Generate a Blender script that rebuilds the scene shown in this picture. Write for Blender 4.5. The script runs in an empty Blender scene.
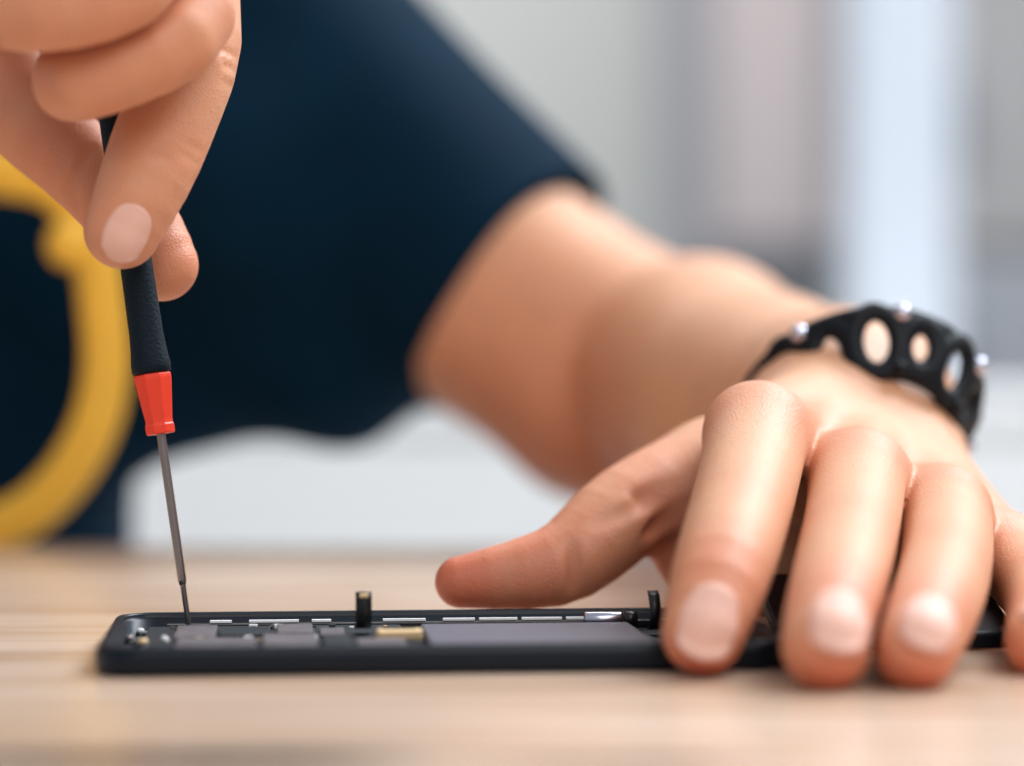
import bpy, bmesh, math
import numpy as np
from mathutils import Vector, Matrix

# ------------------------------------------------------------------ camera, world, light, exposure
S = bpy.context.scene
COL = S.collection
F = 85 / 36 * 1024                     # focal length in pixels of the 1024 px wide frame
CAM = np.array([0, 0, .063]); PITCH = math.atan(14 / F)
FWD = np.array([0, math.cos(PITCH), -math.sin(PITCH)]); UP = np.array([0, math.sin(PITCH), math.cos(PITCH)])

def at(px, py, d):
    """photo direction (px, py) at distance d in front of the camera, as a world point"""
    return CAM + np.array([1., 0, 0]) * ((px - 512) / F * d) + UP * ((383 - py) / F * d) + FWD * d

cd = bpy.data.cameras.new('camera'); cam = bpy.data.objects.new('camera', cd); COL.objects.link(cam)
cam.location = CAM; cam.rotation_euler = (math.pi / 2 - PITCH, 0, 0)
cd.lens = 85; cd.sensor_width = 36; cd.clip_start = .01; cd.clip_end = 50
cd.dof.use_dof = True; cd.dof.focus_distance = .562; cd.dof.aperture_fstop = 4.1
S.camera = cam

w = bpy.data.worlds.new('world'); S.world = w; w.use_nodes = True
wn = w.node_tree.nodes; wl = w.node_tree.links
tc = wn.new('ShaderNodeTexCoord'); sp = wn.new('ShaderNodeSeparateXYZ'); rp = wn.new('ShaderNodeValToRGB')
wl.new(tc.outputs['Generated'], sp.inputs[0]); wl.new(sp.outputs['Z'], rp.inputs[0])
rp.color_ramp.elements[0].position = 0; rp.color_ramp.elements[0].color = (.62, .6, .6, 1)
rp.color_ramp.elements[1].position = .6; rp.color_ramp.elements[1].color = (.85, .92, 1, 1)
wl.new(rp.outputs[0], wn['Background'].inputs[0]); wn['Background'].inputs[1].default_value = .5

def area(name, loc, target, sx, sy, power, col):
    ld = bpy.data.lights.new(name, 'AREA'); ld.shape = 'RECTANGLE'; ld.size = sx; ld.size_y = sy
    ld.energy = power; ld.color = col
    o = bpy.data.objects.new(name, ld); COL.objects.link(o); o.location = loc
    o.rotation_euler = (Vector(target) - Vector(loc)).to_track_quat('-Z', 'Y').to_euler()
    return o
area('window_light', (1.3, 1.6, 1.8), (.05, .65, 0), 1.1, 1.2, 78, (.86, .94, 1))
area('front_fill', (.6, -.8, 1.3), (0, .6, .05), 1.4, 1.2, 19, (1, .96, .92))  # added fill behind the camera for the finger fronts
area('wall_fill', (.2, 2.6, 2.6), (.3, 3.8, .3), 2.5, 1.0, 66, (1, .98, .97))  # added unseen lamp that brightens the back wall and panel
S.view_settings.view_transform = 'Standard'; S.view_settings.look = 'None'
S.view_settings.gamma = 1; S.view_settings.exposure = 0.0; S.view_settings.use_curve_mapping = False

# ------------------------------------------------------------------ materials
def lin(r, g, b):
    f = lambda c: c / 12.92 if c <= .04045 else ((c + .055) / 1.055) ** 2.4
    return (f(r / 255), f(g / 255), f(b / 255), 1)

def mat(name, col, rough=.5, metal=0., noise=None, bump=None, spec=.5, **kw):
    """principled with an optional noise (scale, amount) in the colour and bump (scale, strength)"""
    m = bpy.data.materials.new(name); m.use_nodes = True; nt = m.node_tree; N = nt.nodes; L = nt.links
    p = N['Principled BSDF']; p.inputs['Roughness'].default_value = rough; p.inputs['Metallic'].default_value = metal
    p.inputs['Base Color'].default_value = col; p.inputs['Specular IOR Level'].default_value = spec
    for k, v in kw.items(): p.inputs[k.replace('_', ' ')].default_value = v
    t = N.new('ShaderNodeTexCoord')
    sc, am = noise or (60, .06)
    n = N.new('ShaderNodeTexNoise'); n.inputs['Scale'].default_value = sc; n.inputs['Detail'].default_value = 4
    L.new(t.outputs['Object'], n.inputs['Vector'])
    r = N.new('ShaderNodeMapRange'); r.inputs[3].default_value = 1 - am; r.inputs[4].default_value = 1 + am
    L.new(n.outputs[0], r.inputs[0])
    h = N.new('ShaderNodeHueSaturation'); h.inputs['Color'].default_value = col
    L.new(r.outputs[0], h.inputs['Value']); L.new(h.outputs[0], p.inputs['Base Color'])
    if bump:
        n2 = N.new('ShaderNodeTexNoise'); n2.inputs['Scale'].default_value = bump[0]; n2.inputs['Detail'].default_value = 3
        L.new(t.outputs['Object'], n2.inputs['Vector'])
        b = N.new('ShaderNodeBump'); b.inputs['Strength'].default_value = bump[1]; b.inputs['Distance'].default_value = .001
        L.new(n2.outputs[0], b.inputs['Height']); L.new(b.outputs[0], p.inputs['Normal'])
    return m

def skin_mat():
    m = bpy.data.materials.new('skin'); m.use_nodes = True; nt = m.node_tree; N = nt.nodes; L = nt.links
    p = N['Principled BSDF']
    a = N.new('ShaderNodeAttribute'); a.attribute_name = 'flush_shade'
    mx = N.new('ShaderNodeMix'); mx.data_type = 'RGBA'
    mx.inputs[6].default_value = lin(219, 162, 126); mx.inputs[7].default_value = lin(208, 104, 74)
    L.new(a.outputs['Fac'], mx.inputs[0])
    t = N.new('ShaderNodeTexCoord')
    n = N.new('ShaderNodeTexNoise'); n.inputs['Scale'].default_value = 90; n.inputs['Detail'].default_value = 5
    L.new(t.outputs['Object'], n.inputs['Vector'])
    r = N.new('ShaderNodeMapRange'); r.inputs[3].default_value = .9; r.inputs[4].default_value = 1.1; L.new(n.outputs[0], r.inputs[0])
    h = N.new('ShaderNodeHueSaturation'); L.new(mx.outputs[2], h.inputs['Color']); L.new(r.outputs[0], h.inputs['Value'])
    L.new(h.outputs[0], p.inputs['Base Color'])
    p.inputs['Roughness'].default_value = .5; p.inputs['Specular IOR Level'].default_value = .5
    p.inputs['Subsurface Weight'].default_value = .15; p.inputs['Subsurface Radius'].default_value = (1, .35, .2); p.inputs['Subsurface Scale'].default_value = .004
    v = N.new('ShaderNodeTexVoronoi'); v.inputs['Scale'].default_value = 1100; v.feature = 'DISTANCE_TO_EDGE'; L.new(t.outputs['Object'], v.inputs['Vector'])
    n2 = N.new('ShaderNodeTexNoise'); n2.inputs['Scale'].default_value = 420; n2.inputs['Detail'].default_value = 4; L.new(t.outputs['Object'], n2.inputs['Vector'])
    b1 = N.new('ShaderNodeBump'); b1.inputs['Strength'].default_value = .45; b1.inputs['Distance'].default_value = .0004
    b2 = N.new('ShaderNodeBump'); b2.inputs['Strength'].default_value = .15; b2.inputs['Distance'].default_value = .0008
    L.new(v.outputs['Distance'], b1.inputs['Height']); L.new(n2.outputs[0], b2.inputs['Height'])
    L.new(b1.outputs[0], b2.inputs['Normal']); L.new(b2.outputs[0], p.inputs['Normal'])
    return m

def wood_mat():
    m = bpy.data.materials.new('pale_wood'); m.use_nodes = True; nt = m.node_tree; N = nt.nodes; L = nt.links
    p = N['Principled BSDF']; t = N.new('ShaderNodeTexCoord')
    mp = N.new('ShaderNodeMapping'); mp.inputs['Scale'].default_value = (2.2, 26, 26); L.new(t.outputs['Object'], mp.inputs['Vector'])
    n = N.new('ShaderNodeTexNoise'); n.inputs['Scale'].default_value = 2.2; n.inputs['Detail'].default_value = 7; n.inputs['Roughness'].default_value = .6; n.inputs['Distortion'].default_value = .6
    L.new(mp.outputs[0], n.inputs['Vector'])
    r = N.new('ShaderNodeValToRGB'); e = r.color_ramp.elements
    e[0].position = .3; e[0].color = lin(184, 146, 114); e[1].position = .62; e[1].color = lin(219, 194, 174)
    L.new(n.outputs[0], r.inputs[0])
    # two dark knots in the board near the front edge
    sep = N.new('ShaderNodeSeparateXYZ'); L.new(t.outputs['Object'], sep.inputs[0])
    mix = r.outputs[0]
    for kx, ky, sx, sy in KNOTS:
        c = N.new('ShaderNodeVectorMath'); c.operation = 'SUBTRACT'; c.inputs[1].default_value = (kx, ky, 0); L.new(t.outputs['Object'], c.inputs[0])
        s = N.new('ShaderNodeVectorMath'); s.operation = 'MULTIPLY'; s.inputs[1].default_value = (1 / sx, 1 / sy, 0); L.new(c.outputs[0], s.inputs[0])
        a2 = N.new('ShaderNodeMath'); a2.operation = 'MULTIPLY_ADD'; a2.inputs[1].default_value = 1.6; a2.inputs[2].default_value = -.8; L.new(n.outputs[0], a2.inputs[0])
        l0 = N.new('ShaderNodeVectorMath'); l0.operation = 'LENGTH'; L.new(s.outputs[0], l0.inputs[0])
        l = N.new('ShaderNodeMath'); l.operation = 'ADD'; L.new(l0.outputs['Value'], l.inputs[0]); L.new(a2.outputs[0], l.inputs[1])
        q = N.new('ShaderNodeMapRange'); q.interpolation_type = 'SMOOTHSTEP'; q.inputs[1].default_value = 1.1; q.inputs[2].default_value = .5
        q.inputs[3].default_value = 0; q.inputs[4].default_value = 1; L.new(l.outputs[0], q.inputs[0])
        x = N.new('ShaderNodeMix'); x.data_type = 'RGBA'; x.inputs[7].default_value = lin(48, 30, 20)
        L.new(q.outputs[0], x.inputs[0]); L.new(mix, x.inputs[6]); mix = x.outputs[2]
    L.new(mix, p.inputs['Base Color'])
    p.inputs['Roughness'].default_value = .26; p.inputs['Specular IOR Level'].default_value = .5
    b = N.new('ShaderNodeBump'); b.inputs['Strength'].default_value = .12; b.inputs['Distance'].default_value = .001
    L.new(n.outputs[0], b.inputs['Height']); L.new(b.outputs[0], p.inputs['Normal'])
    return m

KNOTS = [(-.060, .392, .058, .0130), (.020, .386, .03, .006)]
M = dict(
    skin=skin_mat(), wood=wood_mat(),
    nail=mat('nail', lin(234, 186, 170), .5, noise=(200, .04), spec=.28),
    shirt=mat('dark_navy_cotton', lin(0, 33, 53), .9, noise=(30, .25), bump=(900, .5), spec=.12),
    yellow=mat('yellow_rubber', lin(255, 202, 70), .45, noise=(40, .1)),
    rubber=mat('black_grip', lin(0, 21, 34), .6, bump=(1500, .3), spec=.2),
    red=mat('red_plastic', lin(238, 62, 34), .38, noise=(80, .05)),
    steel=mat('steel', lin(150, 142, 142), .3, 1, noise=(300, .1)),
    chrome=mat('chrome', lin(190, 190, 205), .25, 1),
    phone=mat('phone_navy', lin(0, 15, 30), .4, .0, noise=(100, .1), spec=.3),
    pcb=mat('dark_board', lin(24, 34, 42), .45, noise=(500, .5), bump=(900, .3)),
    board=mat('grey_shield', lin(110, 104, 108), .5, .35, noise=(160, .45), bump=(400, .4)),
    battery=mat('battery_grey', lin(98, 96, 108), .5, .1, noise=(250, .2), bump=(800, .4)),
    gold=mat('gold_contact', lin(222, 192, 148), .4, .4),
    white=mat('white_label', lin(235, 235, 238), .5, noise=(300, .1)),
    flex=mat('black_flex', lin(20, 20, 24), .35, noise=(300, .3)),
    leather=mat('black_leather', lin(1, 7, 18), .5, noise=(300, .3), bump=(700, .3), spec=.25),
    wall=mat('wall_paint', lin(196, 198, 196), .9, noise=(2, .02)),
    panel=mat('pink_grey_panel', lin(226, 216, 217), .8, noise=(3, .04)),
    frame=mat('dark_frame', lin(122, 126, 134), .6), lframe=mat('grey_frame', lin(168, 170, 176), .6),
    pillar=mat('white_pillar', lin(194, 200, 210), .7, noise=(3, .02)),
    cab=mat('grey_cabinet', lin(152, 150, 150), .6, noise=(4, .08)), cabd=mat('slate_cabinet', lin(146, 149, 155), .6, noise=(6, .1)),
    counter=mat('white_counter', lin(240, 240, 240), .6, noise=(3, .02)),
    floor=mat('floor_tile', lin(205, 205, 205), .5, noise=(3, .04)),
    ceil=mat('ceiling_paint', lin(235, 235, 232), .9), hair=mat('dark_hair', lin(45, 32, 24), .6, noise=(200, .3)),
)

# ------------------------------------------------------------------ object helpers
def link(name, me, m, parent=None, smooth=True):
    o = bpy.data.objects.new(name, me); COL.objects.link(o)
    me.materials.append(m)
    if smooth: me.polygons.foreach_set('use_smooth', [True] * len(me.polygons))
    if parent: o.parent = parent; o.matrix_parent_inverse = parent.matrix_world.inverted()
    return o
def tag(o, label=None, cat=None, group=None, kind=None):
    for k, v in (('label', label), ('category', cat), ('group', group), ('kind', kind)):
        if v: o[k] = v
    return o
def empty(name, loc=(0, 0, 0), rot=(0, 0, 0)):
    o = bpy.data.objects.new(name, None); COL.objects.link(o); o.location = loc; o.rotation_euler = rot
    o.empty_display_size = .02
    bpy.context.view_layer.update()
    return o
def local(name, me, m, parent, smooth=True):
    """mesh given in the parent's own coordinates"""
    o = bpy.data.objects.new(name, me); COL.objects.link(o); me.materials.append(m); o.parent = parent
    if smooth: me.polygons.foreach_set('use_smooth', [True] * len(me.polygons))
    return o
def bm_mesh(bm, name='m'):
    me = bpy.data.meshes.new(name); bmesh.ops.recalc_face_normals(bm, faces=bm.faces); bm.to_mesh(me); bm.free(); return me
def box(bm, x0, x1, y0, y1, z0, z1, bev=0, seg=2):
    r = bmesh.ops.create_cube(bm, size=1)
    for v in r['verts']:
        v.co = Vector(((x0 + x1) / 2 + v.co.x * (x1 - x0), (y0 + y1) / 2 + v.co.y * (y1 - y0), (z0 + z1) / 2 + v.co.z * (z1 - z0)))
    if bev:
        es = {e for v in r['verts'] for e in v.link_edges}
        bmesh.ops.bevel(bm, geom=list(es), offset=bev, segments=seg, profile=.5, affect='EDGES')
    return bm
def boxm(x0, x1, y0, y1, z0, z1, bev=0, seg=2):
    return bm_mesh(box(bmesh.new(), x0, x1, y0, y1, z0, z1, bev, seg))
def lathe(prof, n=32, facets=None):
    """prof: (z, r) pairs along +Z"""
    bm = bmesh.new(); rings = []
    for z, r in prof:
        if r < 1e-7: rings.append([bm.verts.new((0, 0, z))])
        else: rings.append([bm.verts.new((r * math.cos(2 * math.pi * i / n), r * math.sin(2 * math.pi * i / n), z)) for i in range(n)])
    for a, b in zip(rings, rings[1:]):
        for i in range(n):
            j = (i + 1) % n
            if len(a) == 1: bm.faces.new((a[0], b[i], b[j]))
            elif len(b) == 1: bm.faces.new((a[i], b[0], a[j]))
            else: bm.faces.new((a[i], b[i], b[j], a[j]))
    for e in (rings[0], rings[-1]):
        if len(e) > 1: bm.faces.new(e)
    return bm_mesh(bm)
def sweep(pts, ra, rb=None, n=16, closed=False, up=(0, -1, 0)):
    """tube of elliptical section (ra across, rb along 'up') through a Catmull-Rom spline of pts"""
    P = [np.array(p, float) for p in pts]; rb = rb or ra
    Q = []; m = len(P)
    for i in range(m if closed else m - 1):
        g = lambda k: P[k % m] if closed else P[min(max(k, 0), m - 1)]
        p0, p1, p2, p3 = g(i - 1), g(i), g(i + 1), g(i + 2)
        for s in range(10):
            t = s / 10
            Q.append(.5 * (2 * p1 + (p2 - p0) * t + (2 * p0 - 5 * p1 + 4 * p2 - p3) * t * t + (3 * p1 - p0 - 3 * p2 + p3) * t ** 3))
    if not closed: Q.append(P[-1])
    bm = bmesh.new(); rings = []; K = len(Q)
    for i, q in enumerate(Q):
        a = Q[(i - 1) % K] if closed or i else Q[0]; b = Q[(i + 1) % K] if closed or i < K - 1 else Q[-1]
        t = b - a; t /= np.linalg.norm(t); u = np.array(up, float); s = np.cross(t, u); s /= np.linalg.norm(s); u = np.cross(s, t)
        rings.append([bm.verts.new(q + s * ra * math.cos(2 * math.pi * k / n) + u * rb * math.sin(2 * math.pi * k / n)) for k in range(n)])
    for i in range(K if closed else K - 1):
        a, b = rings[i], rings[(i + 1) % K]
        for k in range(n): bm.faces.new((a[k], a[(k + 1) % n], b[(k + 1) % n], b[k]))
    if not closed: bm.faces.new(rings[0]); bm.faces.new(rings[-1])
    return bm_mesh(bm)

# ------------------------------------------------------------------ the room
def wall_box(name, x0, x1, y0, y1, z0, z1, m, kind='structure'):
    return tag(link(name, boxm(x0, x1, y0, y1, z0, z1), m, smooth=False), kind=kind)
FL = -.74                                  # the floor, below the table top at z = 0
wall_box('floor', -2.6, 2.6, -1.8, 4.4, FL - .05, FL, M['floor'])
YW = 4.0
wall_box('wall_back', -2.6, 2.6, YW, YW + .1, FL, 2.0, M['wall'])
def bx(px, d): return (px - 512) / F * d
def bz(py, d): return at(512, py, d)[2]
# glazed door panel with its dark frame
t = empty('window_1', (bx(760, YW), YW - .04, bz(285, YW))); tag(t, kind='structure')
fr = bmesh.new(); y0, y1 = YW - .07, YW - .001
box(fr, bx(828, YW), bx(862, YW), y0, y1, bz(290, YW), 1.9, .004); box(fr, bx(664, YW), bx(862, YW), y0, y1, bz(290, YW), bz(243, YW), .004)
link('window_frame', bm_mesh(fr), M['frame'], t, False)
link('window_jamb', boxm(bx(662, YW), bx(704, YW), y0 - .01, y1, bz(275, YW), 1.9, .004), M['lframe'], t, False)
link('window_pane', boxm(bx(704, YW), bx(828, YW), YW - .03, YW - .002, bz(243, YW), 1.9), M['panel'], t, False)
D = 2.7
tag(link('pillar', boxm(bx(850, D), bx(955, D), D, D + .12, FL, 2.0, .008), M['pillar'], smooth=False), kind='structure')
# grey cabinet to the right of the pillar
D = 3.2
t = empty('metal_cabinet', (bx(1010, D), D + .2, FL)); tag(t, 'tall grey metal cabinet behind the white pillar', 'cabinet')
x0, x1 = bx(930, D), bx(1110, D); zt = 1.5
link('body', boxm(x0, x1, D, D + .4, FL, zt, .005), M['cab'], t, False)
zs = bz(250, D)
for z0, z1, m_ in ((FL + .06, zs - .01, 'cabd'), (zs + .01, zt - .04, 'cab')):
    d_ = link('door', boxm(x0 + .01, x1 - .01, D - .018, D - .001, z0, z1, .004), M[m_], t, False)
    if m_ == 'cabd': d_['label'] = 'darker slate lower door'
    hz = z1 - .2 if m_ == 'cabd' else z0 + .1
    h_ = bm_mesh(box(bmesh.new(), x0 + .03, x0 + .045, D - .04, D - .019, hz, hz + .12, .003))
    link('handle', h_, M['frame'], d_, True)
# low white counter across the back of the room
D = 2.3
t = empty('low_counter', (.0, D + .25, FL)); tag(t, 'low white counter beyond the table, seen under the raised arm', 'counter')
zt = bz(395, D)
link('body', boxm(-1.5, .66, D, D + .38, FL + .08, zt - .03, .004), M['counter'], t, False)
link('plinth', boxm(-1.48, .64, D + .03, D + .36, FL, FL + .08), M['counter'], t, False)
link('worktop', boxm(-1.52, .7, D - .02, D + .39, zt - .03, zt, .006), M['counter'], t, False)
for i in range(4):
    dx = -1.48 + i * .53
    d_ = link('door', boxm(dx, dx + .52, D - .018, D - .001, FL + .1, zt - .04, .003), M['counter'], t, False)
    link('handle', boxm(dx + .46, dx + .475, D - .04, D - .019, zt - .3, zt - .16, .003), M['steel'], d_)

# ------------------------------------------------------------------ the table
TE = .862
t = empty('table', (0, .45, FL)); tag(t, 'pale wooden table with visible grain under the phone and hands', 'table')
link('tabletop', boxm(-.9, .9, .1, TE, -.03, 0, .003), M['wood'], t, False)
for lx in (-.84, .84):
    for ly in (.16, TE - .06): link('leg', boxm(lx - .025, lx + .025, ly - .025, ly + .025, FL, -.031, .004), M['wood'], t, False)
link('apron', boxm(-.8, .8, TE - .08, TE - .06, -.1, -.031, .002), M['wood'], t, False)

# ------------------------------------------------------------------ signed-distance modelling of the body and the shirt
def rcone(p, a, b, r0, r1):
    ba = b - a; l2 = ba @ ba; pa = p - a
    h = np.clip((pa @ ba) / l2, 0, 1)
    d = pa - h[:, None] * ba
    return np.sqrt(np.einsum('ij,ij->i', d, d)) - (r0 + (r1 - r0) * h)
def smin(a, b, k):
    h = np.maximum(k - np.abs(a - b), 0) / k
    return np.minimum(a, b) - h * h * k * .25
def chain(p, pts, k=.0015):
    r = None
    for (a, ra), (b, rb) in zip(pts, pts[1:]):
        d = rcone(p, a, b, ra, rb); r = d if r is None else np.minimum(r, d)
    return r
def near(p, c, R):
    return np.linalg.norm(p - c, axis=1) < R

def J(px, py, d, r_mm): return (at(px, py, d), r_mm / 1000)
W = lambda x, y, z, r: (np.array([x, y, z], float), r)

# the hand lying on the phone
HL = dict(
    index=[J(757, 434, .580, 12.6), J(750, 474, .557, 11.7), J(738, 518, .532, 11.3), J(726, 558, .515, 10.7), J(716, 590, .5045, 10.1), J(703, 633, .4965, 8.5)],
    middle=[J(858, 478, .578, 12.2), J(855, 510, .553, 11.1), J(848, 552, .525, 10.9), J(840, 588, .502, 10.3), J(833, 614, .488, 9.8), J(826, 646, .477, 8.8)],
    ring=[J(942, 513, .578, 11.6), J(947, 540, .553, 10.6), J(943, 574, .525, 10.3), J(934, 602, .503, 9.8), J(926, 622, .490, 9.3), J(916, 648, .478, 8.3)],
    pinky=[J(1003, 556, .585, 10.6), J(1020, 572, .572, 9.2), J(1038, 588, .553, 9.2), J(1043, 606, .538, 8.4), J(1044, 622, .524, 8.2), J(1040, 642, .500, 7.2)],
    thumb=[J(712, 470, .618, 13), J(652, 498, .604, 12.2), J(608, 526, .596, 11.6), J(574, 559, .589, 10.3), J(530, 573, .586, 9.0), J(461, 582, .584, 6.3)],
)
wl1, wl2 = at(832, 420, .655), at(888, 462, .655)       # the two sides of the wrist
sub = lambda jr, d: (jr[0] + np.array([0, 0, -.001]), jr[1] - d)
PALM_L = [(sub(HL['index'][0], .0015), (wl1, .0165)), (sub(HL['middle'][0], .0015), ((wl1 + wl2) / 2, .0165)), (sub(HL['ring'][0], .0015), (wl2, .0165)), (sub(HL['pinky'][0], .001), (wl2, .0165)),
          (J(712, 476, .618, 13), (wl1, .0155)), (J(800, 474, .60, 10), J(950, 536, .60, 9)), (J(735, 470, .600, 9), J(690, 504, .602, 8)),
          (J(692, 550, .606, 10), J(960, 578, .612, 11.5)), (J(720, 560, .610, 9.5), J(850, 512, .655, 19)), (J(850, 512, .655, 18), J(960, 578, .612, 11.5)), (J(780, 572, .607, 11), J(900, 580, .607, 11))]
el = at(622, 378, .855)
wf = at(762, 415, .755)
FORE_L = [((wl1, .0175), (wf, .0295)), ((wl2, .0165), (wf, .0295)), ((wf, .0305), (at(698, 380, .832), .0430)), ((wf, .029), (at(852, 408, .678), .0220)), ((at(852, 408, .678), .0220), (wl1, .0165))]
sh = np.array([-.12, .985, .215])
um = at(500, 296, .897)
UP_L = [(W(*sh, .048), (um, .039)), ((um, .039), (at(602, 392, .872), .0405)), ((um, .038), (at(622, 354, .868), .0395))]
# the hand with the screwdriver
HR = dict(
    index=[J(170, -120, .605, 13), J(186, -40, .582, 11.5), J(196, 42, .562, 11.2), J(176, 100, .556, 11.0), J(156, 152, .551, 10.9), J(136, 200, .5475, 9.7), J(122, 231, .5465, 8.6)],
    middle=[J(120, -130, .590, 12.5), J(170, -60, .560, 11), J(196, 18, .536, 10.2), J(150, 54, .528, 9.3), J(104, 76, .526, 8.5), J(66, 86, .528, 8.3), J(74, 70, .546, 8)],
    ring=[J(60, -140, .580, 12), J(120, -90, .545, 10.5), J(150, -32, .520, 10), J(96, 2, .512, 8.8), J(48, 12, .512, 8.5), J(8, 12, .517, 8.3), J(12, 10, .54, 8)],
    pinky=[J(0, -140, .575, 11), J(50, -120, .54, 9.5), J(80, -86, .515, 9), J(30, -68, .508, 8), J(-20, -62, .510, 7.6), J(-20, -55, .53, 7)],
    thumb=[J(-55, 10, .612, 15), J(16, 106, .590, 12.0), J(72, 156, .583, 10.4), J(118, 200, .5775, 10.4), J(146, 236, .5745, 9.6), J(162, 265, .5735, 8.6)],
)
wr1, wr2 = at(-60, -300, .69), at(-120, -230, .70)
PALM_R = [((HR['index'][0]), (wr1, .02)), ((HR['middle'][0]), (wr1, .02)), ((HR['ring'][0]), (wr2, .02)), ((HR['pinky'][0]), (wr2, .02)), (J(-55, 10, .612, 15), (wr2, .02)),
          (J(-20, -60, .60, 18), J(60, -120, .60, 15))]
elr = np.array([-.46, .90, .07]); shr = np.array([-.50, .985, .215])
FORE_R = [((wr1, .021), (elr, .043)), ((wr2, .021), (elr + np.array([0, .01, .01]), .043))]
UP_R = [((shr, .058), (elr, .046))]
TORSO = [(W(-.295, 1.02, -.35, .085), W(-.275, 1.02, .10, .092)), (W(-.37, 1.02, -.35, .085), W(-.39, 1.02, .10, .095)),
         (W(-.16, 1.0, .19, .06), W(-.46, 1.0, .19, .06)), (W(-.31, 1.01, .15, .09), W(-.31, 1.0, .30, .058)),
         (W(-.31, .985, .40, .078), W(-.31, .965, .36, .062)), (W(-.31, .89, .375, .014), W(-.31, .893, .40, .009)),
         (W(-.31, 1.0, .42, .085), W(-.31, .98, .41, .08)), (W(-.392, .995, .385, .016), W(-.394, 1.0, .40, .018)), (W(-.228, .995, .385, .016), W(-.226, 1.0, .40, .018))]

def refine(pts):
    """one Catmull-Rom point between each pair of joints, so the fingers bend and taper smoothly"""
    A = [np.append(c, r) for c, r in pts]; out = []
    for i in range(len(A) - 1):
        p0, p1, p2, p3 = A[max(i - 1, 0)], A[i], A[i + 1], A[min(i + 2, len(A) - 1)]
        out += [p1, .5625 * (p1 + p2) - .0625 * (p0 + p3)]
    out.append(A[-1])
    # ease the joints a little
    sm = [out[0]] + [.25 * a + .5 * b + .25 * c for a, b, c in zip(out, out[1:], out[2:])] + [out[-1]]
    return [(q[:3], q[3]) for q in sm]
HLR = {k: refine(v) for k, v in HL.items()}; HRR = {k: refine(v) for k, v in HR.items()}
def group(p, segs, k):
    r = None
    for (a, ra), (b, rb) in segs:
        d = rcone(p, a, b, ra, rb); r = d if r is None else smin(r, d, k)
    return r
def hand(p, H, palm, kp=.008, kf=.005):
    r = group(p, palm, kp)
    f = None
    for n_, pts in H.items():
        d = chain(p, pts)
        if f is None: f = d; continue
        gr = np.exp(-((f - d) / .0016) ** 2) * .0016 * np.clip((r - .001) / .005, 0, 1) if n_ != 'thumb' else 0
        f = smin(f, d, .0008) + gr
    return smin(r, f, kf)
CL, CR = at(760, 480, .57), at(60, -40, .58)
def body_sdf(p):
    out = group(p, TORSO, .03)
    out = smin(out, smin(group(p, FORE_L, .02), group(p, UP_L, .02), .004), .02)
    out = smin(out, smin(group(p, FORE_R, .03), group(p, UP_R, .03), .008), .02)
    for C, H, PA, ear in ((CL, HLR, PALM_L, 1), (CR, HRR, PALM_R, 2)):
        m = near(p, C, .21)
        if m.any(): out[m] = smin(out[m], hand(p[m], H, PA), .012)
    # skin creases: small grooves pressed into the surface
    m = near(p, CL, .16) | near(p, CR, .16) | near(p, el, .12)
    if m.any():
        q = p[m]; o = out[m]
        for (a, b, w_, dep) in CREASES:
            ba = b - a; h = np.clip(((q - a) @ ba) / (ba @ ba), 0, 1)
            dd = np.linalg.norm(q - a - h[:, None] * ba, axis=1)
            o = o + dep * np.exp(-(dd / w_) ** 2)
        out[m] = o
    return out
def CS(x0, y0, d0, x1, y1, d1, w_=.0016, dep=.0010): return (at(x0, y0, d0), at(x1, y1, d1), w_, dep)
CREASES = [
    CS(572, 522, .578, 575, 602, .580, .0015, .0020), CS(553, 520, .583, 549, 535, .578, .0014, .0006),
    CS(600, 520, .582, 660, 500, .59, .002, .0012), CS(620, 545, .59, 665, 520, .59, .002, .0012),
    CS(712, 512, .527, 752, 520, .527, .0012, .0004), CS(694, 574, .507, 738, 580, .507, .0011, .0005),
    CS(818, 600, .49, 858, 606, .49, .0011, .0005), CS(908, 612, .49, 946, 616, .49, .0011, .0005),
    CS(182, 140, .541, 204, 152, .548, .0011, .0005), CS(178, 150, .541, 200, 163, .548, .0011, .0004), CS(150, 155, .54, 178, 160, .541, .001, .0003),
    CS(222, 50, .553, 240, 58, .56, .001, .0005), CS(224, 66, .553, 240, 72, .56, .001, .0005), CS(220, 82, .553, 238, 88, .56, .001, .0004),
    CS(640, 500, .590, 692, 470, .590, .0026, .0020), CS(648, 530, .592, 694, 502, .590, .0024, .0018), CS(652, 558, .596, 696, 540, .592, .0024, .0018), CS(664, 480, .588, 700, 446, .588, .002, .0012),
    CS(62, 205, .572, 90, 150, .571, .0016, .0012), CS(70, 215, .572, 98, 168, .571, .0014, .0006), CS(0, 92, .575, 22, 84, .575, .0016, .001),
]

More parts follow.
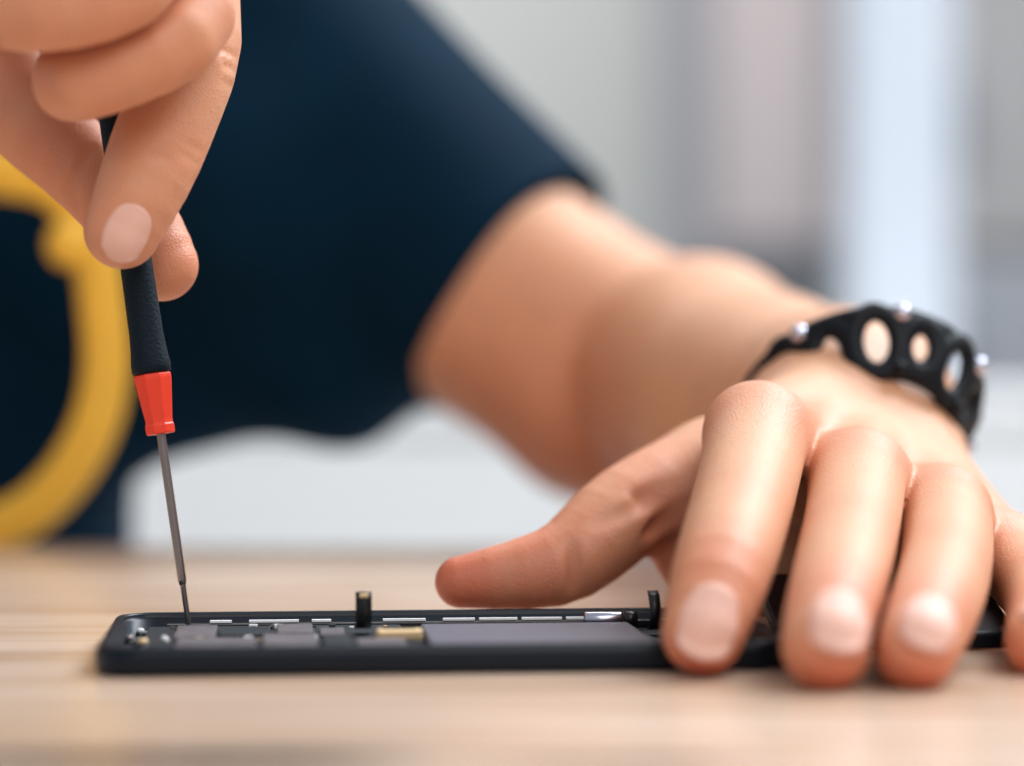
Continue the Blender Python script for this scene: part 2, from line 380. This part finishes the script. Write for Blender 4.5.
def surface(sdf, X, Y, Z, iters=3, B=8):
    """surface nets on a rectilinear grid, evaluated only in the blocks the surface crosses"""
    nb = [(len(a) - 1) // B for a in (X, Y, Z)]
    X, Y, Z = (a[:n * B + 1] for a, n in zip((X, Y, Z), nb))
    n1, n2 = len(Y) + 1, len(Z) + 1
    bi = np.stack(np.meshgrid(*[np.arange(n) for n in nb], indexing='ij'), -1).reshape(-1, 3)
    lo = np.stack([X[bi[:, 0] * B], Y[bi[:, 1] * B], Z[bi[:, 2] * B]], 1)
    hi = np.stack([X[bi[:, 0] * B + B], Y[bi[:, 1] * B + B], Z[bi[:, 2] * B + B]], 1)
    c = (lo + hi) / 2; R = np.linalg.norm(hi - lo, axis=1) / 2
    keep = []
    for s in range(0, len(c), 200000):
        keep.append(np.abs(sdf(c[s:s + 200000])) < R[s:s + 200000] * 1.15 + .004)
    bi = bi[np.concatenate(keep)]
    g = np.stack(np.meshgrid(*[np.arange(B + 1)] * 3, indexing='ij'), -1).reshape(-1, 3)
    cid, cpos, edges = [], [], [[], [], []]
    key = lambda I: (I[..., 0] * n1 + I[..., 1]) * n2 + I[..., 2]
    for s in range(0, len(bi), 300):
        b = bi[s:s + 300]; I = b[:, None] * B + g[None]
        P = np.stack([X[I[..., 0]], Y[I[..., 1]], Z[I[..., 2]]], -1)
        V = sdf(P.reshape(-1, 3)).reshape(len(b), B + 1, B + 1, B + 1)
        P = P.reshape(len(b), B + 1, B + 1, B + 1, 3); I = I.reshape(len(b), B + 1, B + 1, B + 1, 3); s_ = V < 0
        cnt = sum(s_[:, i:i + B, j:j + B, k:k + B].astype(int) for i in (0, 1) for j in (0, 1) for k in (0, 1))
        act = (cnt > 0) & (cnt < 8)
        cid.append(key(I[:, :B, :B, :B][act])); cpos.append(((P[:, :B, :B, :B] + P[:, 1:, 1:, 1:]) / 2)[act])
        for ax in range(3):
            a = s_[:, :B, :B, :B]; sl = [slice(0, B)] * 3; sl[ax] = slice(1, B + 1); b2 = s_[(slice(None),) + tuple(sl)]
            ch = a != b2
            edges[ax].append(np.concatenate([I[:, :B, :B, :B][ch], a[ch][:, None].astype(int)], 1))
    cid = np.concatenate(cid); cpos = np.concatenate(cpos)
    o = np.argsort(cid); cid = cid[o]; pos = cpos[o]
    quads = []
    for ax in range(3):
        E = np.concatenate(edges[ax]); I = E[:, :3]; u, v = [(1, 2), (2, 0), (0, 1)][ax]
        q = []
        for du, dv in ((0, 0), (-1, 0), (-1, -1), (0, -1)):
            K = I.copy(); K[:, u] += du; K[:, v] += dv; q.append(key(K))
        q = np.stack(q, 1); ix = np.clip(np.searchsorted(cid, q), 0, len(cid) - 1)
        ok = (cid[ix] == q).all(1); ix = ix[ok]; fl = E[ok, 3] == 0
        ix[fl] = ix[fl][:, ::-1]; quads.append(ix)
    Q = np.concatenate(quads)
    # pull the vertices onto the surface, relaxing between steps
    e = .0003
    for it in range(iters):
        if it < iters - 1:
            acc = np.zeros_like(pos); n_ = np.zeros(len(pos))
            for k in range(4):
                for j in (1, 3):
                    np.add.at(acc, Q[:, k], pos[Q[:, (k + j) % 4]]); np.add.at(n_, Q[:, k], 1)
            n_ = np.maximum(n_, 1)[:, None]; pos = pos * .4 + acc / n_ * .6
        for s in range(0, len(pos), 200000):
            p = pos[s:s + 200000]; d = sdf(p)
            G = np.stack([(sdf(p + e * np.eye(3)[k]) - d) / e for k in range(3)], 1)
            G /= np.maximum((G * G).sum(1), .3)[:, None]
            pos[s:s + 200000] = p - G * np.clip(d, -.004, .004)[:, None]
    return pos, Q
def np_mesh(name, pos, Q):
    me = bpy.data.meshes.new(name); me.vertices.add(len(pos)); me.vertices.foreach_set('co', pos.astype(np.float32).ravel())
    me.loops.add(len(Q) * 4); me.loops.foreach_set('vertex_index', Q.astype(np.int32).ravel())
    me.polygons.add(len(Q)); me.polygons.foreach_set('loop_start', np.arange(len(Q), dtype=np.int32) * 4)
    me.polygons.foreach_set('loop_total', np.full(len(Q), 4, np.int32)); me.update(calc_edges=True); me.validate(); return me
def axis(*segs):
    """(start, step) ... end : concatenated ranges of different fineness"""
    out = [segs[0][0]]
    for k in range(len(segs) - 1):
        a, st = segs[k]; b = segs[k + 1][0] if isinstance(segs[k + 1], tuple) else segs[k + 1]
        n = max(1, round((b - a) / st)); out += list(a + (b - a) * (np.arange(n) + 1) / n)
    return np.array(out)

f = .0009
GX = axis((-.62, .012), (-.17, .004), (-.15, f), (-.045, f), (-.035, f), (.135, .004), .24)
GY = axis((.455, f), (.665, .003), (.72, .008), (1.15, .008), 1.2)
GZ = axis((-.47, .012), (-.02, .002), (-.002, f), (.20, .004), (.26, .008), .56)
pos, Q = surface(body_sdf, GX, GY, GZ)
me = np_mesh('person', pos, Q)
# flushed skin at knuckles, fingertips and the thumb, plus painted arm shade
fl = np.zeros(len(pos))
def flush_shade(c, R, a):
    global fl
    fl = np.maximum(fl, a * np.exp(-(np.linalg.norm(pos - c, axis=1) / R) ** 2))
for n_ in ('index', 'middle', 'ring', 'pinky'):
    H = HL[n_]; flush_shade(H[0][0], .016, .55); flush_shade(H[2][0], .012, .3); flush_shade(H[4][0] + np.array([0, -.006, .004]), .015, .5); flush_shade(H[5][0] + np.array([0, -.004, -.006]), .011, .9)
for k, a in ((5, .95), (4, .75), (3, .6), (1, .5)): flush_shade(HL['thumb'][k][0], .017, a)
for k, a in ((5, .5), (4, .5), (3, .6), (2, .65), (1, .6)): flush_shade(HR['thumb'][k][0], .018, a)
for k, a in ((6, .45), (4, .45), (2, .3)): flush_shade(HR['index'][k][0], .014, a)
flush_shade(at(650, 530, .6), .018, .7)
for n_ in ('middle', 'ring', 'pinky'):
    for c_, r_ in HR[n_][2:]: flush_shade(c_, .018, .38)
for c_ in (at(540, 400, .86), at(590, 420, .83), (um + sh) / 2): flush_shade(c_, .05, .35)  # upper arm and elbow crook: shade put into the skin colour
at_ = me.attributes.new('flush_shade', 'FLOAT', 'POINT'); at_.data.foreach_set('value', fl.astype(np.float32))
person = link('person', me, M['skin'])
tag(person, 'person in a dark T-shirt leaning at the table, unscrewing a phone with both hands', 'person')

# fingernails
def nail(c, tdir, n, w_, l_, name='fingernail'):
    tdir = tdir / np.linalg.norm(tdir); n = n - tdir * (n @ tdir); n /= np.linalg.norm(n); b = np.cross(tdir, n)
    NU, NV = 17, 21; u, v = np.meshgrid(np.linspace(-1, 1, NU), np.linspace(-1, 1, NV), indexing='ij')
    # squircle-mapped grid: rounded root, rounder free edge
    x = u * np.sqrt(1 - np.where(v < 0, .5, .42) * v * v); y = v * np.sqrt(1 - .47 * u * u)
    rr = np.maximum(np.abs(u), np.abs(v))
    P = c + (b[None, None] * (x * w_ / 2)[..., None] + tdir[None, None] * (y * l_ / 2)[..., None] + n * .012)
    P = P.reshape(-1, 3)
    P0 = P.copy()
    for _ in range(30):
        d = np.clip(body_sdf(P), -.004, .004); P = P - n * (d * .85)[:, None]
    tv = (P0 - P) @ n; tv = np.minimum(tv, np.median(tv) + .0028)
    P = P0 - n * tv[:, None]
    lift = np.where(rr > .93, -.0004, .00035).ravel()
    P = P + n * lift[:, None]
    bm = bmesh.new(); vs = [bm.verts.new(q) for q in P]
    for i in range(NU - 1):
        for j in range(NV - 1):
            bm.faces.new((vs[i * NV + j], vs[(i + 1) * NV + j], vs[(i + 1) * NV + j + 1], vs[i * NV + j + 1]))
    o = link(name, bm_mesh(bm), M['nail'], person)
    s_ = o.modifiers.new('thick', 'SOLIDIFY'); s_.thickness = .0004; s_.offset = 1
    return o
tipdir = lambda H: H[-1][0] - H[-2][0]
tocam = lambda c: (CAM - c) / np.linalg.norm(CAM - c)
for H, c, upw, w_, l_ in ((HL['index'], at(702, 645, .4965), .02, .0128, .0165), (HL['middle'], at(831, 662, .477), 0, .0116, .0158),
                          (HL['ring'], at(914, 662, .478), 0, .0108, .0150), (HL['pinky'], HL['pinky'][5][0], .1, .0092, .0105),
                          (HR['index'], at(125, 236, .5465), 0, .0106, .0136)):
    nail(c, tipdir(H), tocam(c) + np.array([0, 0, upw]), w_, l_)

# the T-shirt
SH = [(W(-.288, 1.01, -.35, .098), W(-.262, 1.0, .10, .112)), (W(-.38, 1.01, -.35, .098), W(-.38, 1.0, .10, .118)),
      (W(-.12, .985, .20, .075), W(-.50, .985, .20, .075)), (W(-.31, 1.0, .15, .11), W(-.31, 1.0, .245, .072))]
DR = [(J(452, 285, .895, 33), J(335, 340, .93, 36)), (J(335, 340, .93, 36), J(225, 345, .95, 34)), (J(225, 345, .95, 34), J(60, 400, .96, 38)), (J(250, 200, .93, 62), J(180, 310, .95, 45))]
hem_c = at(503, 300, .897); hem_n = at(610, 376, .878) - at(503, 300, .897); hem_n /= np.linalg.norm(hem_n)
sl_out = hem_c + hem_n * .04
hemr = shr + (elr - shr) * .75; hemr_n = (elr - shr) / np.linalg.norm(elr - shr)
def shirt_sdf(p):
    r = smin(group(p, SH, .04), group(p, DR, .02), .03)
    s = rcone(p, sh + np.array([-.01, 0, 0]), sl_out, .070, .0485)
    s = np.maximum(s, (p - hem_c) @ hem_n)
    s2 = np.maximum(rcone(p, shr, elr, .074, .06), (p - hemr) @ hemr_n)
    r = smin(r, s, .02); r = smin(r, s2, .02)
    # cloth folds
    fz = np.sin(p[:, 0] * 62 + p[:, 2] * 38 + 1.5 * np.sin(p[:, 2] * 23)) * np.sin(p[:, 2] * 17 + p[:, 0] * 9 + 1)
    r = r + .0022 * fz
    # the arm holes and the neck
    r = np.maximum(r, -np.maximum(rcone(p, hem_c - hem_n * .05, hem_c + hem_n * .03, .0430, .0430), -((p - hem_c) @ hem_n + .022)))
    r = np.maximum(r, -rcone(p, hemr - hemr_n * .03, hemr + hemr_n * .05, .053, .053))
    r = np.maximum(r, -rcone(p, np.array([-.31, .985, .30]), np.array([-.31, .96, .37]), .075, .09))
    return r
GX = axis((-.62, .008), (-.2, .004), (-.06, .0022), (.05, .004), .1); GY = axis((.80, .004), (.84, .0025), (.94, .004), 1.16); GZ = axis((-.47, .01), (-.02, .004), (.03, .0025), (.15, .004), .33)
pos2, Q2 = surface(shirt_sdf, GX, GY, GZ)
o = link('t_shirt', np_mesh('t_shirt', pos2, Q2), M['shirt'], person); o['label'] = 'dark navy short-sleeved T-shirt'
# hair
def hair_sdf(p):
    r = rcone(p, np.array([-.31, 1.015, .425]), np.array([-.31, .99, .435]), .092, .086)
    return np.maximum(r, -((p - np.array([-.31, .94, .43])) @ np.array([0, .8, .6])))
ph, qh = surface(hair_sdf, axis((-.42, .006), -.2), axis((.88, .006), 1.14), axis((.3, .006), .56))
link('hair', np_mesh('hair', ph, qh), M['hair'], person)

# ------------------------------------------------------------------ the bracelet
wc = at(860, 427, .655)
ax = np.array([.02, .79, .61]); ax /= np.linalg.norm(ax); e1 = at(886, 456, .655) - at(838, 410, .655); e1 -= ax * (e1 @ ax); e1 /= np.linalg.norm(e1); e2 = np.cross(ax, e1)
if e2[2] < 0: e2 = -e2
A1, A2 = .0262, .0300
root = empty('bracelet', tuple(wc)); tag(root, 'black leather link bracelet with oval openings and metal studs on the wrist', 'bracelet')
NL = 15
def ell(t): return wc + e1 * A1 * math.cos(t) + e2 * A2 * math.sin(t)
def ring_frame(t):
    c = ell(t); tg = -e1 * A1 * math.sin(t) + e2 * A2 * math.cos(t); tg /= np.linalg.norm(tg)
    nr = np.cross(tg, ax); nr /= np.linalg.norm(nr)
    if nr @ (c - wc) < 0: nr = -nr
    wd = ax + nr * .6; wd /= np.linalg.norm(wd); n3 = np.cross(tg, wd); n3 /= np.linalg.norm(n3)
    if n3 @ nr < 0: n3 = -n3
    return c, tg, n3, wd
per = np.linspace(0, 2 * math.pi, 721); L_ = np.concatenate([[0], np.cumsum([np.linalg.norm(ell(a) - ell(b)) for a, b in zip(per, per[1:])])])
arc = lambda s: float(np.interp(s % 1, L_ / L_[-1], per))
for i in range(NL):
    c, tg, nr, wd = ring_frame(arc(i / NL + .014))
    big = 1 if i % 2 else .82
    hw, hh = .0060 * (1.0 if big == 1 else .92), .0086 * big
    pts = [c + nr * .0005 + tg * hw * math.cos(a) + wd * hh * math.sin(a) for a in np.linspace(0, 2 * math.pi, 9)[:-1]]
    link('link', sweep(pts, (.0028 if big == 1 else .0033), .0020, 12, True, up=tuple(nr)), M['leather'], root)
for i in range(NL):
    if i % 2: continue
    for k, (off, rr, mm) in enumerate(((.0078, .0026, 'chrome'), (-.0078, .0021, 'leather'))):
        c, tg, nr, wd = ring_frame(arc((i + .5) / NL + .014))
        bm = bmesh.new(); bmesh.ops.create_uvsphere(bm, u_segments=14, v_segments=8, radius=rr)
        for v in bm.verts: v.co = Vector(c + wd * off + nr * .0022 + np.array(v.co))
        link('stud', bm_mesh(bm), M[mm], root)
for off in (-.0083, .0083):
    pts = [ring_frame(a)[0] + ring_frame(a)[3] * off for a in np.linspace(0, 2 * math.pi, 25)[:-1]]
    link('edge_cord', sweep(pts, .0021, .0021, 12, True, up=tuple(ax)), M['leather'], root)

# ------------------------------------------------------------------ the screwdriver
tip = at(189, 627, .5555); top = at(108, 70, .560)
v_ = Vector(top - tip); root = empty('screwdriver', tuple(tip), v_.to_track_quat('Z', 'Y').to_euler())
tag(root, 'precision screwdriver with black grip and red collar held upright on the phone', 'screwdriver')
L = lambda py: float((627 - py) / (627 - 70) * v_.length)
mm = .001
local('shaft', lathe([(L(585), 0), (L(585), .8 * mm), (L(580), 1.0 * mm), (L(560), 1.02 * mm), (L(432), 1.02 * mm), (L(425), 1.02 * mm), (L(425), 0)], 24), M['steel'], root)
local('tip', lathe([(0, 0), (0, .35 * mm), (.6 * mm, .62 * mm), (L(586), .66 * mm), (L(584), .8 * mm), (L(584), 0)], 20), M['steel'], root)
me = lathe([(L(435), 0), (L(435), 3.3 * mm), (L(434), 3.55 * mm), (L(426), 3.6 * mm), (L(425), 3.35 * mm), (L(421), 3.35 * mm), (L(380), 4.6 * mm), (L(376), 4.55 * mm), (L(375), 4.0 * mm), (L(375), 0)], 8)
c_ = local('collar', me, M['red'], root, False); bv = c_.modifiers.new('bevel', 'BEVEL'); bv.width = .0002; bv.segments = 2
c_['label'] = 'faceted red plastic collar'
local('grip', lathe([(L(375), 0), (L(375), 4.0 * mm), (L(373), 4.45 * mm), (L(366), 4.55 * mm), (L(352), 4.15 * mm), (L(335), 3.9 * mm), (L(280), 3.75 * mm), (L(200), 3.7 * mm), (L(100), 3.7 * mm), (L(-20), 3.7 * mm), (L(-60), 4.4 * mm), (L(-100), 4.4 * mm), (L(-104), 3.8 * mm), (L(-104), 0)], 40), M['rubber'], root)
local('end_cap', lathe([(L(-104), 0), (L(-104), 3.8 * mm), (L(-116), 3.9 * mm), (L(-119), 3 * mm), (L(-119), 0)], 32), M['red'], root)

# ------------------------------------------------------------------ the opened phone
TH = math.radians(5.5); PL, PW, PH = .1465, .074, .0062
root = empty('phone', (-.0855, .4915, 0), (0, 0, TH))
tag(root, 'opened dark blue smartphone with bare circuit board lying on the table', 'phone')
def rrect(x0, x1, y0, y1, r, n=8):
    P = []
    for cx, cy, a0 in ((x1 - r, y0 + r, -90), (x1 - r, y1 - r, 0), (x0 + r, y1 - r, 90), (x0 + r, y0 + r, 180)):
        for k in range(n + 1):
            a = math.radians(a0 + 90 * k / n); P.append((cx + r * math.cos(a), cy + r * math.sin(a)))
    return P
# housing: a tray with a raised lip and rolled edges
bm = bmesh.new(); R0 = .0095
levels = [(.0014, .0001), (.0004, .0005), (.0001, .0014), (0, .003), (.0001, .0045), (.0005, .0056), (.0010, .0061), (.0018, PH), (.0022, .0060), (.0024, .0056), (.0024, .0048), (.0034, .0047), (.0036, .0022)]
rings = [[bm.verts.new((x, y, z)) for x, y in rrect(i_, PL - i_, i_, PW - i_, R0 - i_)] for i_, z in levels]
for a, b in zip(rings, rings[1:]):
    for k in range(len(a)):
        j = (k + 1) % len(a); bm.faces.new((a[k], a[j], b[j], b[k]))
bm.faces.new(rings[0]); bm.faces.new(rings[-1])
local('housing', bm_mesh(bm), M['phone'], root)
def pb(name, x0, x1, y0, y1, z0, z1, m, bev=.0003, par=None, lab=None):
    o = local(name, boxm(x0, x1, y0, y1, z0, z1, bev), M[m], par or root, False)
    if lab: o['label'] = lab
    return o
fz = .0023
pb('battery', .070, .118, .012, .054, fz, .0048, 'battery', .0006, lab='flat grey battery pack')
lb = pb('logic_board', .008, .066, .008, .0646, fz, .0036, 'pcb', lab='dark green-black circuit board')
for x0, x1, y0, y1, z1, m_ in ((.015, .024, .034, .057, .0047, 'board'), (.0245, .036, .040, .055, .0045, 'pcb'), (.016, .033, .012, .032, .0046, 'board'), (.0345, .046, .012, .037, .0048, 'board'),
                            (.0375, .0455, .040, .056, .0049, 'board'), (.047, .0525, .038, .052, .0044, 'board'), (.0475, .053, .013, .035, .0047, 'pcb'), (.0545, .0650, .012, .026, .0048, 'board')):
    pb('shield', x0, x1, y0, y1, .0037, z1, m_, par=lb)
import random
rnd = random.Random(4)
for k in range(44):
    x, y = rnd.uniform(.009, .062), rnd.choice([rnd.uniform(.0575, .0600), rnd.uniform(.0555, .0575), rnd.uniform(.0325, .0335), rnd.uniform(.0085, .0115)])
    s = rnd.uniform(.0005, .0012)
    pb('chip', x, x + s * 1.6, y, y + s, .0037, .0037 + s * rnd.uniform(.5, 1.1), rnd.choice(['white', 'gold', 'flex', 'board']), .0001, par=lb)
# pale foil strips along the far inner edge
for x0, x1 in ((.022, .027), (.031, .0425), (.0455, .050), (.062, .072), (.076, .0835), (.0845, .0935), (.0945, .104), (.105, .113)):
    pb('foil_strip', x0, x1, .0655, .0667, .0042, .0048, 'white', .0001)
pb('side_rail', .012, .132, .0650, .0680, fz, .0041, 'flex')
# gold board connector
g = pb('connector', .0590, .0692, .0290, .0335, .0037, .0062, 'gold', .0006, lab='gold flex connector'); pb('contact_row', .0605, .0677, .0300, .0325, .00621, .0064, 'flex', .0001, par=g)
# upright black flex cables
def flexcable(x, y, w_, pts, lab):
    bm = bmesh.new(); rows = []
    for dy, z in pts:
        rows.append([bm.verts.new((x - w_ / 2, y + dy, z)), bm.verts.new((x + w_ / 2, y + dy, z))])
    for a, b in zip(rows, rows[1:]): bm.faces.new((a[0], a[1], b[1], b[0]))
    o = local('flex_cable', bm_mesh(bm), M['flex'], root); s = o.modifiers.new('t', 'SOLIDIFY'); s.thickness = .0006; s.offset = 0
    o['label'] = lab; return o
o = flexcable(.0567, .042, .0036, [(.006, .0050), (.003, .0051), (.001, .0056), (0, .0070), (-.0003, .009), (-.0002, .0115), (.0002, .0133)], 'short black ribbon cable standing upright')
pb('cable_plug', .0557, .0577, .0412, .0416, .0120, .0130, 'gold', .0002, par=o)
flexcable(.1232, .047, .0025, [(.004, .0035), (.001, .004), (0, .006), (.0002, .009), (.002, .0112), (.004, .012)], 'curled black ribbon cable beside the fingertip')
# vibration motor / camera cylinder
cm = local('motor', lathe([(0, 0), (0, .0016), (.0003, .0019), (.0085, .0019), (.0088, .0017), (.0088, 0)], 24), M['chrome'], root)
cm.location = (.1085, .0600, .0047); cm.rotation_euler = (0, math.pi / 2, 0); cm['label'] = 'small silver cylinder motor'
w2 = local('weight', lathe([(0, 0), (0, .0020), (.0030, .0020), (.0030, 0)], 16), M['flex'], cm); w2.location = (0, 0, .0093)
# screws at the near corner
for x, y, r, m_ in ((.0085, .031, .0013, 'gold'), (.0050, .044, .0010, 'steel'), (.0065, .059, .0009, 'white'), (.0130, .036, .0008, 'white'), (.129, .054, .001, 'gold')):
    s = local('screw', lathe([(0, 0), (0, r), (.0006, r * .95), (.0009, r * .6), (.0009, r * .3), (.0006, .0)], 16), M[m_], root); s.location = (x, y, .0037 if .008 < x < .066 else .0030)
    s = local('post', lathe([(0, 0), (0, r * 1.2), (.0014, r * 1.2), (.0014, 0)], 16), M['flex'], root); s.location = (x, y, .0016 + (.0007 if .008 < x < .066 else 0))

# the dark panel under the palm
a_, b_ = at(776, 640, .545), at(1016, 640, .545)
root = empty('display_panel', (float(a_[0]), .540, 0), (math.radians(12), 0, math.radians(1.5)))
tag(root, 'dark detached phone panel lying under the palm, glimpsed between the fingers', 'phone panel')
wd_ = float(b_[0] - a_[0])
local('panel', boxm(0, wd_, 0, .046, .0002, .0042, .0008), M['phone'], root, False)
local('metal_edge', boxm(wd_ - .004, wd_ + .002, -.0012, .004, .0022, .0046, .0003), M['chrome'], root, False)

# ------------------------------------------------------------------ the yellow strap
pts = [at(*q) for q in ((-140, 150, .87), (-60, 160, .868), (0, 172, .866), (58, 188, .864), (92, 240, .862), (104, 310, .862), (106, 375, .862), (92, 432, .862), (58, 486, .864), (10, 522, .866), (-70, 540, .868), (-170, 520, .870), (-245, 440, .872), (-265, 330, .873), (-240, 220, .873))]
root = empty('yellow_strap', tuple(pts[5])); tag(root, 'thick curved yellow strap hanging in a loop against the dark T-shirt', 'strap')
link('band', sweep(pts, .0086, .0046, 20, True), M['yellow'], root)
bm = bmesh.new(); bmesh.ops.create_uvsphere(bm, u_segments=20, v_segments=12, radius=.0078)
for v in bm.verts: v.co = Vector(at(68, 244, .858) + np.array(v.co) * np.array([1.0, .6, 1.1]))
link('slider', bm_mesh(bm), M['yellow'], root)
